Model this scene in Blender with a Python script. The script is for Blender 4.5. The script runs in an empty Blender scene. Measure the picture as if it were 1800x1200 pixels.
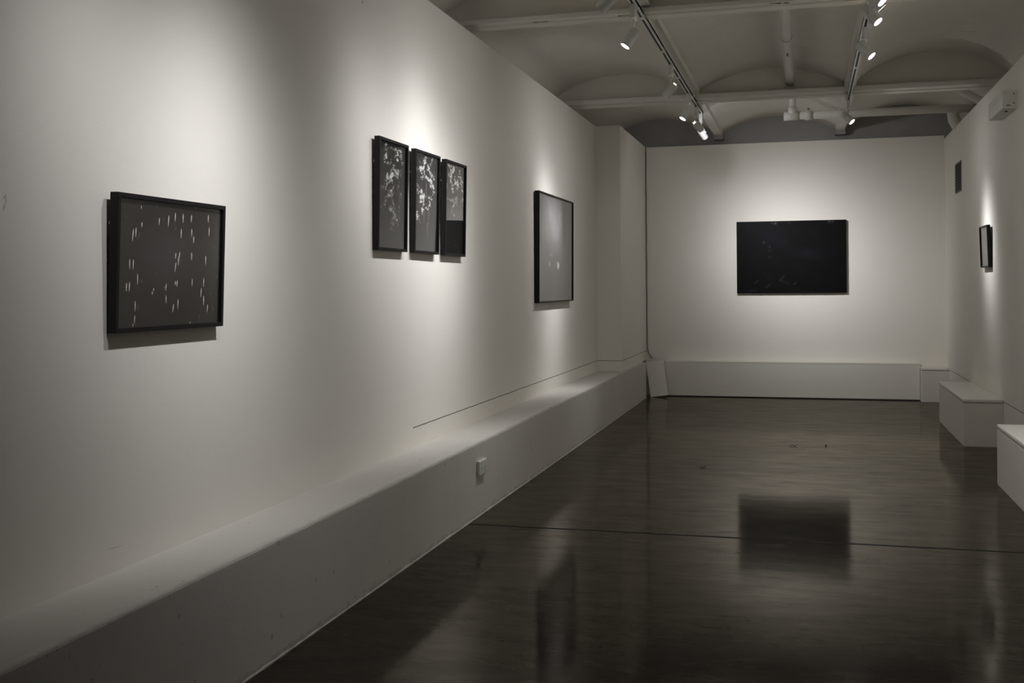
import bpy, bmesh, math, random
import numpy as np
from mathutils import Vector, Matrix

D = bpy.data
S = bpy.context.scene
COL = S.collection

# ------------------------------------------------------------------ camera
cam = D.cameras.new('camera')
cam_o = D.objects.new('camera', cam)
COL.objects.link(cam_o)
S.camera = cam_o
F_PX = 1915.0
cam.sensor_fit = 'HORIZONTAL'
cam.sensor_width = 36.0
cam.lens = F_PX / 1800.0 * 36.0
cam.shift_y = -96.0 / 1800.0
cam.clip_start = 0.05
YAW = math.atan(517.0 / F_PX)
cam_o.matrix_world = (Matrix.Translation((0, 0, 1.4)) @ Matrix.Rotation(YAW, 4, 'Z')
                      @ Matrix.Rotation(math.radians(90), 4, 'X') @ Matrix.Rotation(-0.0075, 4, 'Z'))

# ------------------------------------------------------------------ world, exposure
w = D.worlds.new('world')
S.world = w
w.use_nodes = True
w.node_tree.nodes['Background'].inputs[0].default_value = (0.02, 0.02, 0.02, 1)
w.node_tree.nodes['Background'].inputs[1].default_value = 0.05
S.view_settings.view_transform = 'Standard'
S.view_settings.look = 'None'
S.view_settings.gamma = 1.0
S.view_settings.use_curve_mapping = False
S.view_settings.exposure = 0.0
LAMP_RGB = (0.94, 0.955, 1.0)
WATT = 150.0        # power of a lamp of strength 1
SPILL_DEG = 55.0     # angular spread of the spill

XL, XR = -1.065, 0.415
# (lamp mouth, aim point, power of the beam, beam spread in degrees, weak wide spill as a fraction of the beam, label, track)
SPOTS = [
    ((-1.12, 2.75, 3.0), (-2.26, 3.2, 1.75), 0.36, 20, 0.006, 'white track spotlight above the photograph of falling streaks, nearest the camera', 'L'),
    ((-1.12, 3.62, 3.0), (-2.26, 3.88, 1.5), 0.92, 20, 0.006, 'white track spotlight just beyond the top of the picture, second along the left track', 'L'),
    ((-1.12, 5.15, 3.0), (-2.26, 5.6, 1.85), 0.44, 20, 0.03, 'white track spotlight out of sight above the three narrow frames, third along the left track', 'L'),
    ((-1.13, 6.15, 2.98), (-2.26, 6.25, 1.95), 0.68, 20, 0.11, 'white track spotlight at the top edge, seen side-on with a thin lit rim', 'L'),
    ((-1.12, 7.0, 2.95), (-2.26, 6.6, 1.2), 0.8, 18, 0.14, 'single glowing track spotlight hanging from the left track between the two cross beams', 'L'),
    ((-1.12, 9.06, 2.97), (-2.26, 9.7, 1.85), 0.95, 15, 0.11, 'dim track spotlight seen from behind, lighting the misty grey photograph', 'L'),
    ((-1.12, 10.4, 2.98), (-2.26, 9.75, 0.9), 0.85, 13, 0.11, 'glowing round track spotlight just before the left track crosses the far beam', 'L'),
    ((-1.03, 11.3, 3.0), (0.35, 14.0, 1.6), 1.1, 19, 0.08, 'grey track spotlight with a small glowing cross on its back', 'L'),
    ((-1.03, 11.76, 2.98), (-0.2, 14.0, 1.65), 1.25, 19, 0.08, 'white track spotlight last on the left track, pointing at the dark panel', 'L'),
    ((0.44, 6.66, 3.035), (1.61, 6.2, 1.7), 0.6, 18, 0.1, 'glowing track spotlight topmost of the cluster on the right track', 'R'),
    ((0.46, 7.02, 3.085), (1.61, 7.2, 1.8), 0.6, 18, 0.14, 'track spotlight on the right track seen edge-on as a thin bright sliver', 'R'),
    ((0.46, 7.38, 3.085), (1.61, 6.9, 1.7), 0.6, 18, 0.14, 'large glowing track spotlight lowest of the cluster on the right track', 'R'),
    ((0.46, 8.1, 3.01), (1.61, 7.7, 1.7), 0.6, 18, 0.17, 'single glowing track spotlight below the cluster on the right track', 'R'),
    ((0.45, 11.25, 3.0), (1.61, 10.76, 1.75), 1.45, 10.5, 0.06, 'glowing track spotlight at the far end of the right track beneath the pipe', 'R'),
]


# ------------------------------------------------------------------ node helpers
class NT:
    def __init__(self, name):
        self.m = D.materials.new(name)
        self.m.use_nodes = True
        self.t = self.m.node_tree
        self.b = self.t.nodes['Principled BSDF']
        self.out = self.t.nodes['Material Output']

    def n(self, typ, **kw):
        nd = self.t.nodes.new(typ)
        for k, v in kw.items():
            setattr(nd, k, v)
        return nd

    def put(self, sock, v):
        if v is None:
            return
        if hasattr(v, 'is_linked') or isinstance(v, bpy.types.NodeSocket):
            self.t.links.new(v, sock)
        else:
            sock.default_value = v

    def math(self, op, a, b=None, c=None, clamp=False):
        nd = self.n('ShaderNodeMath', operation=op, use_clamp=clamp)
        for i, v in enumerate((a, b, c)):
            self.put(nd.inputs[i], v)
        return nd.outputs[0]

    def pos(self):
        return self.n('ShaderNodeTexCoord').outputs['Object']

    def xyz(self, vec):
        s = self.n('ShaderNodeSeparateXYZ')
        self.put(s.inputs[0], vec)
        return s.outputs

    def scaled(self, vec, sc):
        mp = self.n('ShaderNodeMapping')
        self.put(mp.inputs['Vector'], vec)
        mp.inputs['Scale'].default_value = sc
        return mp.outputs[0]

    def noise(self, vec, scale, detail=3, rough=0.55):
        nd = self.n('ShaderNodeTexNoise')
        self.put(nd.inputs['Vector'], vec)
        nd.inputs['Scale'].default_value = scale
        nd.inputs['Detail'].default_value = detail
        nd.inputs['Roughness'].default_value = rough
        return nd.outputs[0]

    def voronoi(self, vec, scale):
        nd = self.n('ShaderNodeTexVoronoi')
        self.put(nd.inputs['Vector'], vec)
        nd.inputs['Scale'].default_value = scale
        return nd.outputs

    def ramp(self, f, stops):
        nd = self.n('ShaderNodeValToRGB')
        self.put(nd.inputs[0], f)
        e = nd.color_ramp.elements
        while len(e) > 1:
            e.remove(e[-1])
        for i, (p, c) in enumerate(stops):
            el = e[0] if i == 0 else e.new(p)
            el.position = p
            el.color = (c, c, c, 1) if not isinstance(c, tuple) else (*c, 1)
        return nd.outputs[0]

    def mix(self, f, a, b):
        nd = self.n('ShaderNodeMix', data_type='RGBA')
        self.put(nd.inputs[0], f)
        self.put(nd.inputs[6], a if not isinstance(a, tuple) else (*a, 1))
        self.put(nd.inputs[7], b if not isinstance(b, tuple) else (*b, 1))
        return nd.outputs[2]

    def bump(self, h, dist, strength=1.0, prev=None):
        nd = self.n('ShaderNodeBump')
        nd.inputs['Distance'].default_value = dist
        nd.inputs['Strength'].default_value = strength
        self.put(nd.inputs['Height'], h)
        if prev is not None:
            self.put(nd.inputs['Normal'], prev)
        return nd.outputs[0]

    def set(self, **kw):
        names = dict(color='Base Color', rough='Roughness', metal='Metallic', normal='Normal', spec='Specular IOR Level',
                     ior='IOR', coat='Coat Weight', coat_rough='Coat Roughness', emit='Emission Color', emit_s='Emission Strength')
        for k, v in kw.items():
            if isinstance(v, tuple) and len(v) == 3:
                v = (*v, 1)
            self.put(self.b.inputs[names[k]], v)
        return self.m


def band(nt, v, lo, hi):
    """1 where lo < v < hi"""
    return nt.math('MULTIPLY', nt.math('GREATER_THAN', v, lo), nt.math('LESS_THAN', v, hi))


WALL = (0.875, 0.832, 0.748)


def wall_material(name, joint=None, marks=()):
    """white emulsion on board; joint = (axis, from, to, height) is the open board joint near the foot of the wall"""
    nt = NT(name)
    p = nt.pos()
    x, y, z = nt.xyz(p)[:3]
    c = nt.mix(nt.noise(p, 1.3, 4), tuple(v * 0.975 for v in WALL), WALL)
    h = nt.noise(p, 190, 2)
    h2 = nt.noise(p, 4.0, 3)
    nrm = nt.bump(h2, 0.004, 0.5, nt.bump(h, 0.0006, 0.6))
    if joint:
        lo, hi, zj, half = joint
        wob = nt.math('MULTIPLY_ADD', nt.noise(nt.scaled(p, (1, 1, 0.01)), 6.0, 2), 0.006, -0.003)
        zz = nt.math('ADD', z, wob)
        m = nt.math('MULTIPLY', band(nt, zz, zj - half, zj + half), band(nt, y, lo, hi))
        c = nt.mix(m, c, (0.12, 0.105, 0.09))
    for (my, mz, ry, rz, ang, k) in marks:
        dy = nt.math('SUBTRACT', y, my)
        dz = nt.math('SUBTRACT', z, mz)
        ca, sa = math.cos(ang), math.sin(ang)
        u = nt.math('ADD', nt.math('MULTIPLY', dy, ca / ry), nt.math('MULTIPLY', dz, sa / ry))
        v = nt.math('ADD', nt.math('MULTIPLY', dy, -sa / rz), nt.math('MULTIPLY', dz, ca / rz))
        r2 = nt.math('ADD', nt.math('MULTIPLY', u, u), nt.math('MULTIPLY', v, v))
        f = nt.math('MULTIPLY', nt.math('SUBTRACT', 1.0, r2, clamp=True), k)
        c = nt.mix(f, c, (0.22, 0.2, 0.17))
    return nt.set(color=c, rough=0.75, spec=0.3, normal=nrm)


def paint(name, col, rough=0.5, spec=0.4, grain=260, gd=0.0004, mottled=0.05):
    nt = NT(name)
    p = nt.pos()
    c = nt.mix(nt.noise(p, 7.0, 3), tuple(v * (1 - mottled) for v in col), col)
    return nt.set(color=c, rough=rough, spec=spec, normal=nt.bump(nt.noise(p, grain, 2), gd, 0.7))


def bench_material():
    nt = NT('painted_concrete')
    p = nt.pos()
    x, y, z = nt.xyz(p)[:3]
    base = nt.mix(nt.noise(p, 2.2, 5), (0.58, 0.552, 0.50), (0.68, 0.648, 0.588))
    v = nt.voronoi(p, 9.0)
    thr = nt.math('MULTIPLY', nt.noise(p, 1.7, 1), 0.20)
    pit = nt.math('LESS_THAN', v[0], nt.math('SUBTRACT', thr, 0.03))
    v2 = nt.voronoi(nt.scaled(p, (1, 1, 0.7)), 26.0)
    pit2 = nt.math('LESS_THAN', v2[0], nt.math('SUBTRACT', nt.math('MULTIPLY', nt.noise(p, 2.9, 1), 0.3), 0.09))
    pits = nt.math('MAXIMUM', pit, pit2)
    # scuffed grime hugging the floor line
    foot = nt.math('LESS_THAN', nt.math('ADD', z, nt.math('MULTIPLY', nt.noise(nt.scaled(p, (3, 3, 8)), 5.0, 4), -0.10)), -0.028)
    c = nt.mix(nt.math('MULTIPLY', pits, 0.45), base, (0.25, 0.235, 0.21))
    c = nt.mix(nt.math('MULTIPLY', foot, 0.28), c, (0.22, 0.2, 0.17))
    # shade painted into the colour where the front edge of the top rounds off
    edge_noise = nt.math('MULTIPLY_ADD', nt.noise(p, 14.0, 6, 0.7), 0.05, -0.025)
    e = nt.math('MULTIPLY', nt.math('ADD', nt.math('ADD', x, 1.975), edge_noise), 1 / 0.03, clamp=True)
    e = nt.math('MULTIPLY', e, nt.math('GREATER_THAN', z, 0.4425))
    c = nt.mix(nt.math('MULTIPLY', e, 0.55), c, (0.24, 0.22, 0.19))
    b1 = nt.bump(nt.noise(p, 70, 3), 0.0009, 0.6)
    b2 = nt.bump(nt.math('SUBTRACT', 1.0, pits), 0.008, 0.9, b1)
    return nt.set(color=c, rough=0.62, spec=0.35, normal=b2)


def floor_material():
    nt = NT('polished_concrete')
    p = nt.pos()
    x, y, z = nt.xyz(p)[:3]
    n1 = nt.noise(nt.scaled(p, (0.55, 1.0, 1)), 1.1, 6, 0.62)
    n2 = nt.noise(nt.scaled(p, (0.5, 1.6, 1)), 5.0, 5, 0.6)
    n3 = nt.noise(p, 60, 3)
    f = nt.math('ADD', nt.math('MULTIPLY', n1, 0.65), nt.math('MULTIPLY', n2, 0.35))
    c = nt.ramp(f, [(0.30, (0.014, 0.0117, 0.0085)), (0.52, (0.025, 0.0213, 0.0158)), (0.72, (0.041, 0.0352, 0.0265))])
    # saw-cut joint across the room
    wob = nt.math('MULTIPLY_ADD', nt.noise(nt.scaled(p, (1, 0.01, 1)), 1.6, 3), 0.02, -0.01)
    jy = nt.math('ABSOLUTE', nt.math('SUBTRACT', nt.math('ADD', y, wob), 6.15))
    joint = nt.math('LESS_THAN', jy, 0.015)
    c = nt.mix(joint, c, (0.006, 0.005, 0.004))
    near = nt.math('MULTIPLY', nt.math('LESS_THAN', jy, 0.06), nt.math('GREATER_THAN', n2, 0.5))
    c = nt.mix(nt.math('MULTIPLY', near, 0.35), c, (0.012, 0.010, 0.008))
    # small pale and dark specks
    v = nt.voronoi(p, 3.0)
    c = nt.mix(nt.math('LESS_THAN', v[0], 0.016), c, (0.22, 0.2, 0.16))
    v = nt.voronoi(nt.scaled(p, (1.0, 0.8, 1)), 2.1)
    c = nt.mix(nt.math('LESS_THAN', v[0], 0.018), c, (0.006, 0.005, 0.004))
    r = nt.ramp(f, [(0.35, 0.065), (0.65, 0.12)])
    nrm = nt.bump(n2, 0.006, 0.03, nt.bump(n3, 0.0007, 0.12))
    nrm = nt.bump(nt.math('SUBTRACT', 1.0, joint), 0.004, 0.6, nrm)
    # a slightly yellowed clear sealer over dark concrete
    nt.t.nodes.remove(nt.b)
    fr = nt.n('ShaderNodeFresnel')
    fr.inputs['IOR'].default_value = 1.30
    nt.put(fr.inputs['Normal'], nrm)
    body = nt.n('ShaderNodeBsdfDiffuse')
    nt.put(body.inputs['Color'], c)
    nt.put(body.inputs['Normal'], nrm)
    seal = nt.n('ShaderNodeBsdfGlossy')
    seal.inputs['Color'].default_value = (1.0, 0.93, 0.81, 1)
    nt.put(seal.inputs['Roughness'], r)
    nt.put(seal.inputs['Normal'], nrm)
    polished = nt.n('ShaderNodeMixShader')
    nt.put(polished.inputs[0], fr.outputs[0])
    nt.t.links.new(body.outputs[0], polished.inputs[1])
    nt.t.links.new(seal.outputs[0], polished.inputs[2])
    # worn patches where the polish has gone dull
    dull = nt.n('ShaderNodeBsdfPrincipled')
    nt.put(dull.inputs['Base Color'], c)
    dull.inputs['Roughness'].default_value = 0.55
    dull.inputs['Specular IOR Level'].default_value = 0.2
    nt.put(dull.inputs['Normal'], nrm)
    streak = nt.noise(nt.scaled(p, (0.6, 2.0, 1)), 4.5, 8, 0.72)
    wear = nt.ramp(nt.math('ADD', nt.math('MULTIPLY', streak, 0.7), nt.math('MULTIPLY', n1, 0.3)), [(0.36, 0.12), (0.66, 0.55)])
    dull.inputs['Specular IOR Level'].default_value = 0.08
    mx = nt.n('ShaderNodeMixShader')
    nt.put(mx.inputs[0], nt.math('MAXIMUM', wear, joint))
    nt.t.links.new(polished.outputs[0], mx.inputs[1])
    nt.t.links.new(dull.outputs[0], mx.inputs[2])
    nt.t.links.new(mx.outputs[0], nt.out.inputs[0])
    return nt.m


def ceiling_material():
    nt = NT('painted_corrugated_vault')
    p = nt.pos()
    x, y, z = nt.xyz(p)[:3]
    c = nt.mix(nt.noise(nt.scaled(p, (1, 1, 1)), 2.0, 5), (0.76, 0.72, 0.64), (0.84, 0.80, 0.725))
    rib = nt.math('SINE', nt.math('MULTIPLY', y, 2 * math.pi / 0.085))
    nrm = nt.bump(rib, 0.0035, 0.35, nt.bump(nt.noise(p, 40, 3), 0.002, 0.5))
    return nt.set(color=c, rough=0.7, spec=0.3, normal=nrm)


def flat(name, col, rough=0.5, metal=0.0, spec=0.5):
    nt = NT(name)
    p = nt.pos()
    c = nt.mix(nt.noise(p, 30.0, 3), tuple(v * 0.93 for v in col), col)
    return nt.set(color=c, rough=rough, metal=metal, spec=spec)


def emitter(name, col, s):
    nt = NT(name)
    return nt.set(color=(0.8, 0.8, 0.8), emit=col, emit_s=s, rough=0.3)


def artwork(name, rough=0.45, spec=0.25):
    nt = NT(name)
    a = nt.n('ShaderNodeVertexColor')
    a.layer_name = 'artwork'
    return nt.set(color=a.outputs[0], rough=rough, spec=spec)


def glazing(name):
    nt = NT(name)
    nt.t.nodes.remove(nt.b)
    fr = nt.n('ShaderNodeFresnel')
    # the same reflectance on both faces of the pane
    bf = nt.n('ShaderNodeNewGeometry').outputs['Backfacing']
    nt.t.links.new(nt.math('MULTIPLY_ADD', bf, 1 / 1.45 - 1.45, 1.45), fr.inputs['IOR'])
    tr = nt.n('ShaderNodeBsdfTransparent')
    tr.inputs[0].default_value = (0.97, 0.975, 0.97, 1)
    gl = nt.n('ShaderNodeBsdfGlossy')
    gl.inputs['Roughness'].default_value = 0.02
    mx = nt.n('ShaderNodeMixShader')
    nt.t.links.new(fr.outputs[0], mx.inputs[0])
    nt.t.links.new(tr.outputs[0], mx.inputs[1])
    nt.t.links.new(gl.outputs[0], mx.inputs[2])
    nt.t.links.new(mx.outputs[0], nt.out.inputs[0])
    return nt.m


M = {}
M['wall_l'] = wall_material('white_wall_board', (6.10, 14.2, 0.566, 0.0030), [
    (2.692, 1.675, 0.012, 0.004, 0.7, 0.6), (2.697, 1.665, 0.004, 0.012, 0.0, 0.5), (2.690, 1.645, 0.004, 0.016, -0.35, 0.6),
    (5.379, 2.916, 0.012, 0.010, 0.0, 0.7), (3.205, 0.529, 0.055, 0.003, -0.08, 0.35)])
M['wall'] = wall_material('white_painted_wall')
M['wall_r'] = wall_material('white_right_wall', (-1.0, 13.7, 0.392, 0.003))
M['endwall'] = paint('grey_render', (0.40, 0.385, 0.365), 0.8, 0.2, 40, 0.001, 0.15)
M['bounce_dark'] = flat('bounce_soaking_dark', (0.05, 0.048, 0.045), 0.8)
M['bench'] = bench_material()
M['boxbench'] = paint('white_bench_paint', (0.83, 0.79, 0.712), 0.55, 0.4, 120, 0.001)
M['boxlid'] = paint('white_lid_paint', (0.84, 0.80, 0.72), 0.5, 0.4, 120, 0.0008)
M['gap'] = flat('dark_gap', (0.10, 0.09, 0.08), 0.8)
M['panel'] = paint('white_board_paint', (0.85, 0.81, 0.73), 0.6, 0.35)
M['floor'] = floor_material()
M['ceil'] = ceiling_material()
M['beam'] = paint('cream_beam_paint', (0.78, 0.755, 0.69), 0.5, 0.4, 60, 0.0001, 0.05)
M['pipe'] = paint('cream_pipe_paint', (0.78, 0.755, 0.69), 0.45, 0.4, 60, 0.0006, 0.1)
M['chip'] = flat('bare_dark_iron', (0.05, 0.038, 0.028), 0.8)
M['white'] = paint('white_enamel', (0.72, 0.71, 0.68), 0.35, 0.5, 400, 0.0001)
M['slot'] = flat('black_slot', (0.006, 0.006, 0.006), 0.6)
M['black'] = paint('black_frame_stain', (0.008, 0.0074, 0.0066), 0.5, 0.25, 160, 0.0003)
M['backing'] = flat('grey_backing_card', (0.16, 0.145, 0.125), 0.8)
M['metal'] = flat('bright_steel', (0.6, 0.6, 0.58), 0.3, 1.0)
M['plastic'] = paint('white_plastic', (0.74, 0.73, 0.68), 0.3, 0.5)
M['grille'] = flat('grey_grille_metal', (0.16, 0.15, 0.13), 0.5)
M['cable'] = flat('grey_cable_sheath', (0.17, 0.155, 0.135), 0.6)
M['debris'] = flat('dry_leaf_scrap', (0.018, 0.013, 0.009), 0.8)
M['lens'] = emitter('lit_lamp_glass', (1.0, 0.97, 0.9), 14.0)
M['vent'] = emitter('lit_vent_slots', (1.0, 0.9, 0.7), 5.0)
M['art'] = artwork('photographic_print')
M['artdark'] = artwork('dark_photographic_print', 0.45, 0.06)
M['glass'] = glazing('picture_glass')
M['streak'] = flat('pale_streak_ink', (0.88, 0.80, 0.74), 0.5)
M['streak2'] = flat('dim_streak_ink', (0.26, 0.23, 0.22), 0.5)


# ------------------------------------------------------------------ mesh helpers
class MB:
    def __init__(self):
        self.bm = bmesh.new()

    def box(self, lo, hi, mat=0, bevel=0.0, mx=None, seg=2):
        r = bmesh.ops.create_cube(self.bm, size=1.0)
        vs = r['verts']
        for v in vs:
            v.co = Vector([lo[i] + (v.co[i] + 0.5) * (hi[i] - lo[i]) for i in range(3)])
        fs = list({f for v in vs for f in v.link_faces})
        for f in fs:
            f.material_index = mat
        if bevel:
            es = list({e for v in vs for e in v.link_edges})
            rr = bmesh.ops.bevel(self.bm, geom=es, offset=bevel, segments=seg, affect='EDGES', profile=0.6)
            vs = list({v for f in rr['faces'] for v in f.verts} | {v for v in vs if v.is_valid})
        if mx is not None:
            vs = {v for v in vs if v.is_valid}
            # include every vertex connected to them
            todo, seen = list(vs), set(vs)
            while todo:
                v = todo.pop()
                for e in v.link_edges:
                    o = e.other_vert(v)
                    if o not in seen:
                        seen.add(o)
                        todo.append(o)
            for v in seen:
                v.co = mx @ v.co
        return self

    def tube(self, pts, r, n=12, cap=True, mat=0):
        """round tube through pts; r a number or a list"""
        pts = [Vector(p) for p in pts]
        rs = r if isinstance(r, (list, tuple)) else [r] * len(pts)
        rings = []
        up = None
        for i, p in enumerate(pts):
            if i == 0:
                t = pts[1] - p
            elif i == len(pts) - 1:
                t = p - pts[i - 1]
            else:
                t = (pts[i + 1] - p).normalized() + (p - pts[i - 1]).normalized()
            if t.length < 1e-9:
                t = pts[-1] - pts[0]
            t.normalize()
            if up is None:
                up = Vector((0, 0, 1)) if abs(t.z) < 0.9 else Vector((1, 0, 0))
            a = t.cross(up)
            a.normalize()
            b = a.cross(t)
            up = b
            rings.append([self.bm.verts.new(p + (a * math.cos(2 * math.pi * k / n) + b * math.sin(2 * math.pi * k / n)) * rs[i]) for k in range(n)])
        for a, b in zip(rings, rings[1:]):
            for k in range(n):
                f = self.bm.faces.new((a[k], a[(k + 1) % n], b[(k + 1) % n], b[k]))
                f.smooth = True
                f.material_index = mat
        if cap:
            for rg in (rings[0], rings[-1]):
                f = self.bm.faces.new(rg)
                f.material_index = mat
        return self

    def extrude_profile(self, prof, axis, lo, hi, n=1, jitter=None, mat=0):
        """closed 2-D profile (list) swept along 'x' or 'y'"""
        rings = []
        for i in range(n + 1):
            t = lo + (hi - lo) * i / n
            ring = []
            for k, (a, b) in enumerate(prof):
                ja, jb = jitter(t, k) if jitter else (0, 0)
                co = (a + ja, t, b + jb) if axis == 'y' else (t, a + ja, b + jb)
                ring.append(self.bm.verts.new(co))
            rings.append(ring)
        m = len(prof)
        for a, b in zip(rings, rings[1:]):
            for k in range(m):
                f = self.bm.faces.new((a[k], a[(k + 1) % m], b[(k + 1) % m], b[k]))
                f.material_index = mat
        self.bm.faces.new(rings[0]).material_index = mat
        self.bm.faces.new(rings[-1]).material_index = mat
        return self

    def mesh(self, name, mats):
        bmesh.ops.recalc_face_normals(self.bm, faces=self.bm.faces[:])
        me = D.meshes.new(name)
        self.bm.to_mesh(me)
        self.bm.free()
        for m in (mats if isinstance(mats, (list, tuple)) else [mats]):
            me.materials.append(m)
        return me

    def build(self, name, mats, parent=None, mx=None):
        return link(name, self.mesh(name, mats), parent, mx)


def link(name, data, parent=None, mx=None):
    o = D.objects.new(name, data)
    COL.objects.link(o)
    if parent is not None:
        o.parent = parent
    if mx is not None:
        o.matrix_local = mx
    return o


def tag(o, label, cat, group=None):
    o['label'] = label
    o['category'] = cat
    if group:
        o['group'] = group
    return o


def thing(name, label, cat, loc=(0, 0, 0), group=None, rot=None):
    o = D.objects.new(name, None)
    COL.objects.link(o)
    o.empty_display_size = 0.1
    mx = Matrix.Translation(loc)
    if rot is not None:
        mx = mx @ rot.to_4x4()
    o.matrix_world = mx
    return tag(o, label, cat, group)


def structure(o):
    o['kind'] = 'structure'
    return o


# ------------------------------------------------------------------ the room
XW, XRW, YB, Y0 = -2.263, 1.615, 14.0, -4.0
structure(MB().box((-2.55, Y0, -0.2), (4.2, 14.2, 0.0)).build('floor', M['floor']))

b = MB()
b.box((-2.55, Y0, 0), (XW, 14.0, 3.19))
structure(b.build('wall_left', M['wall_l']))
# boxed-out pilaster in the far corner, standing on the ledge
structure(MB().box((XW, 12.028, 0.447), (-1.990, 14.0, 3.19), bevel=0.004).build('wall_pilaster', M['wall_l']))
# the right wall is cut short out of view, so less light bounces leftwards
structure(MB().box((XRW, 5.5, 0), (1.9, 14.2, 3.14)).build('wall_right', M['wall_r']))
b = MB()
b.box((-2.55, 14.0, 0), (XRW, 14.2, 3.18))
structure(b.build('wall_back', M['wall']))
structure(MB().box((-2.55, Y0 - 0.2, 0), (4.4, Y0, 3.8)).build('wall_front', M['bounce_dark']))  # unseen, coloured dark to cut the bounce onto the left ledge
# unseen dark walls and ceiling added to soak up light through that gap
structure(MB().box((4.2, Y0, 0), (4.4, 5.7, 3.3)).build('wall_side_added', M['bounce_dark']))
structure(MB().box((1.9, 5.5, 0), (4.2, 5.7, 3.3)).build('wall_return_added', M['bounce_dark']))
structure(MB().box((2.0, Y0, 3.1), (4.4, 5.7, 3.3)).build('ceiling_added', M['bounce_dark']))

# vaulted ceiling: three shallow barrel vaults along the room, cut by the end walls above the cross beams
SPANS = [(-2.50, -1.115, 3.35, 3.56), (-1.005, 0.365, 3.35, 3.535), (0.48, 1.86, 3.35, 3.605)]


def arc(x0, x1, z0, z1, n=28):
    hw, h = (x1 - x0) / 2, z1 - z0
    R = (hw * hw + h * h) / (2 * h)
    cx, cz = (x0 + x1) / 2, z1 - R
    a0 = math.asin(hw / R)
    return [(cx + R * math.sin(-a0 + 2 * a0 * i / n), cz + R * math.cos(-a0 + 2 * a0 * i / n)) for i in range(n + 1)]


line = [(-2.56, 3.10), (-2.56, 3.35)]
for s in SPANS:
    line += arc(*s)
line += [(1.905, 3.35), (1.905, 3.05)]
b = MB()
prof = line + [(2.0, 3.05), (2.0, 3.9), (-2.65, 3.9), (-2.65, 3.10)]
rings = [[b.bm.verts.new((x, y, z)) for x, z in prof] for y in (Y0 - 0.2, 14.3)]
mN = len(prof)
for k in range(mN):
    f = b.bm.faces.new((rings[0][k], rings[0][(k + 1) % mN], rings[1][(k + 1) % mN], rings[1][k]))
    f.smooth = 1 < k < len(line) - 2
# closing walls of the vaults (over each cross beam, and the far end)
for (ya, yb_) in ((7.415, 7.52), (11.03, 11.14)):
    zb_ = 3.24
    b.extrude_profile([(-2.6, zb_), (1.95, zb_), (1.95, 3.8), (-2.6, 3.8)], 'y', ya, yb_)
structure(b.build('ceiling', M['ceil']))
# bare end wall showing above the lower white partition
structure(MB().box((-2.6, 14.2, 2.9), (1.95, 14.3, 3.8)).build('wall_end', M['endwall']))

# ------------------------------------------------------------------ beams and pipes
def beam_thing(label, lo, hi):
    return thing('ceiling_beam', label, 'beam', lo, 'painted steel ceiling beams')


t = thing('ceiling_beam', 'cream steel cross beam with chipped paint at the top of the picture', 'beam', (0, 7.4, 3.25), 'ceiling beams')
b = MB()
b.box((-2.54, -0.06, 0.0), (1.895, 0.045, 0.03), bevel=0.003)
b.box((-2.54, -0.012, 0.02), (1.895, 0.012, 0.06))
b.build('flange', M['beam'], t)
ch = random.Random(4)
b = MB()
for (cx, cy, sx, sy, n_) in ((-1.78, 0.02, 0.05, 0.022, 9), (-1.18, 0.0, 0.045, 0.04, 5), (-0.15, -0.03, 0.05, 0.02, 9)):
    for _ in range(n_):
        px, py = cx + ch.uniform(-sx, sx), cy + ch.uniform(-sy, sy) * 0.6
        lx, ly = ch.uniform(0.006, 0.022), ch.uniform(0.002, 0.006)
        py = max(-0.055, min(0.04, py))
        b.box((px - lx, py - ly, -0.0012), (px + lx, py + ly, 0.001))
o = b.build('paint_chips', M['chip'], t)
o['label'] = 'dark chips of missing paint'
o['kind'] = 'stuff'
t = thing('ceiling_beam', 'cream steel cross beam with rounded edge crossing under the vaults at the far end', 'beam', (0, 11.0, 3.25), 'ceiling beams')
b = MB()
b.box((-2.54, -0.09, 0.0), (1.895, 0.05, 0.05), bevel=0.012)
b.box((-2.54, -0.012, 0.04), (1.895, 0.012, 0.06))
b.build('flange', M['beam'], t)
for nm, xa, xb_ in (('left', -1.11, -1.01), ('right', 0.37, 0.475)):
    t = thing('ceiling_beam', 'cream steel beam running lengthwise above the %s lighting track' % nm, 'beam', ((xa + xb_) / 2, 5.0, 3.295), 'ceiling beams')
    hw = (xb_ - xa) / 2
    MB().box((-hw, Y0 - 5.0, 0), (hw, 9.17, 0.058), bevel=0.003).build('flange', M['beam'], t)
    MB().box((-hw - 0.01, 9.02, -0.045), (hw + 0.01, 9.19, 0.001), bevel=0.004).build('bearing_pad', M['endwall'], t)  # darker grey than the beam, its shade put into the colour

t = thing('ceiling_pipe', 'cream pipe running lengthwise along the middle vault with dark scuff marks', 'pipe', (-0.139, 5.0, 3.385), 'ceiling pipes')
b = MB()
b.tube([(0, Y0 - 4.95, 0), (0, 6.03, 0)], 0.044, 20)
b.tube([(0, 4.0, 0), (0, 4.09, 0)], 0.050, 20)
b.build('pipe', M['pipe'], t)
for (y_, ang, ly, la) in ((4.55, 0.0, 0.004, 0.022), (4.50, 0.0, 0.05, 0.005), (4.44, 0.05, 0.01, 0.012), (2.75, 0.1, 0.03, 0.005), (2.6, 0.0, 0.012, 0.012), (2.82, -0.1, 0.006, 0.012)):
    b = MB()
    ring = []
    for k in range(5):
        a = -math.pi / 2 + ang + (k / 4 - 0.5) * 2 * la / 0.044
        ring.append((0.0446 * math.cos(a), 0.0446 * math.sin(a)))
    for (p, q) in zip(ring, ring[1:]):
        vs = [b.bm.verts.new(c) for c in ((p[0], y_ - ly, p[1]), (q[0], y_ - ly, q[1]), (q[0], y_ + ly, q[1]), (p[0], y_ + ly, p[1]))]
        b.bm.faces.new(vs)
    b.build('scuff_mark', M['chip'], t)['label'] = 'dark scuff mark on the underside'

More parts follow.
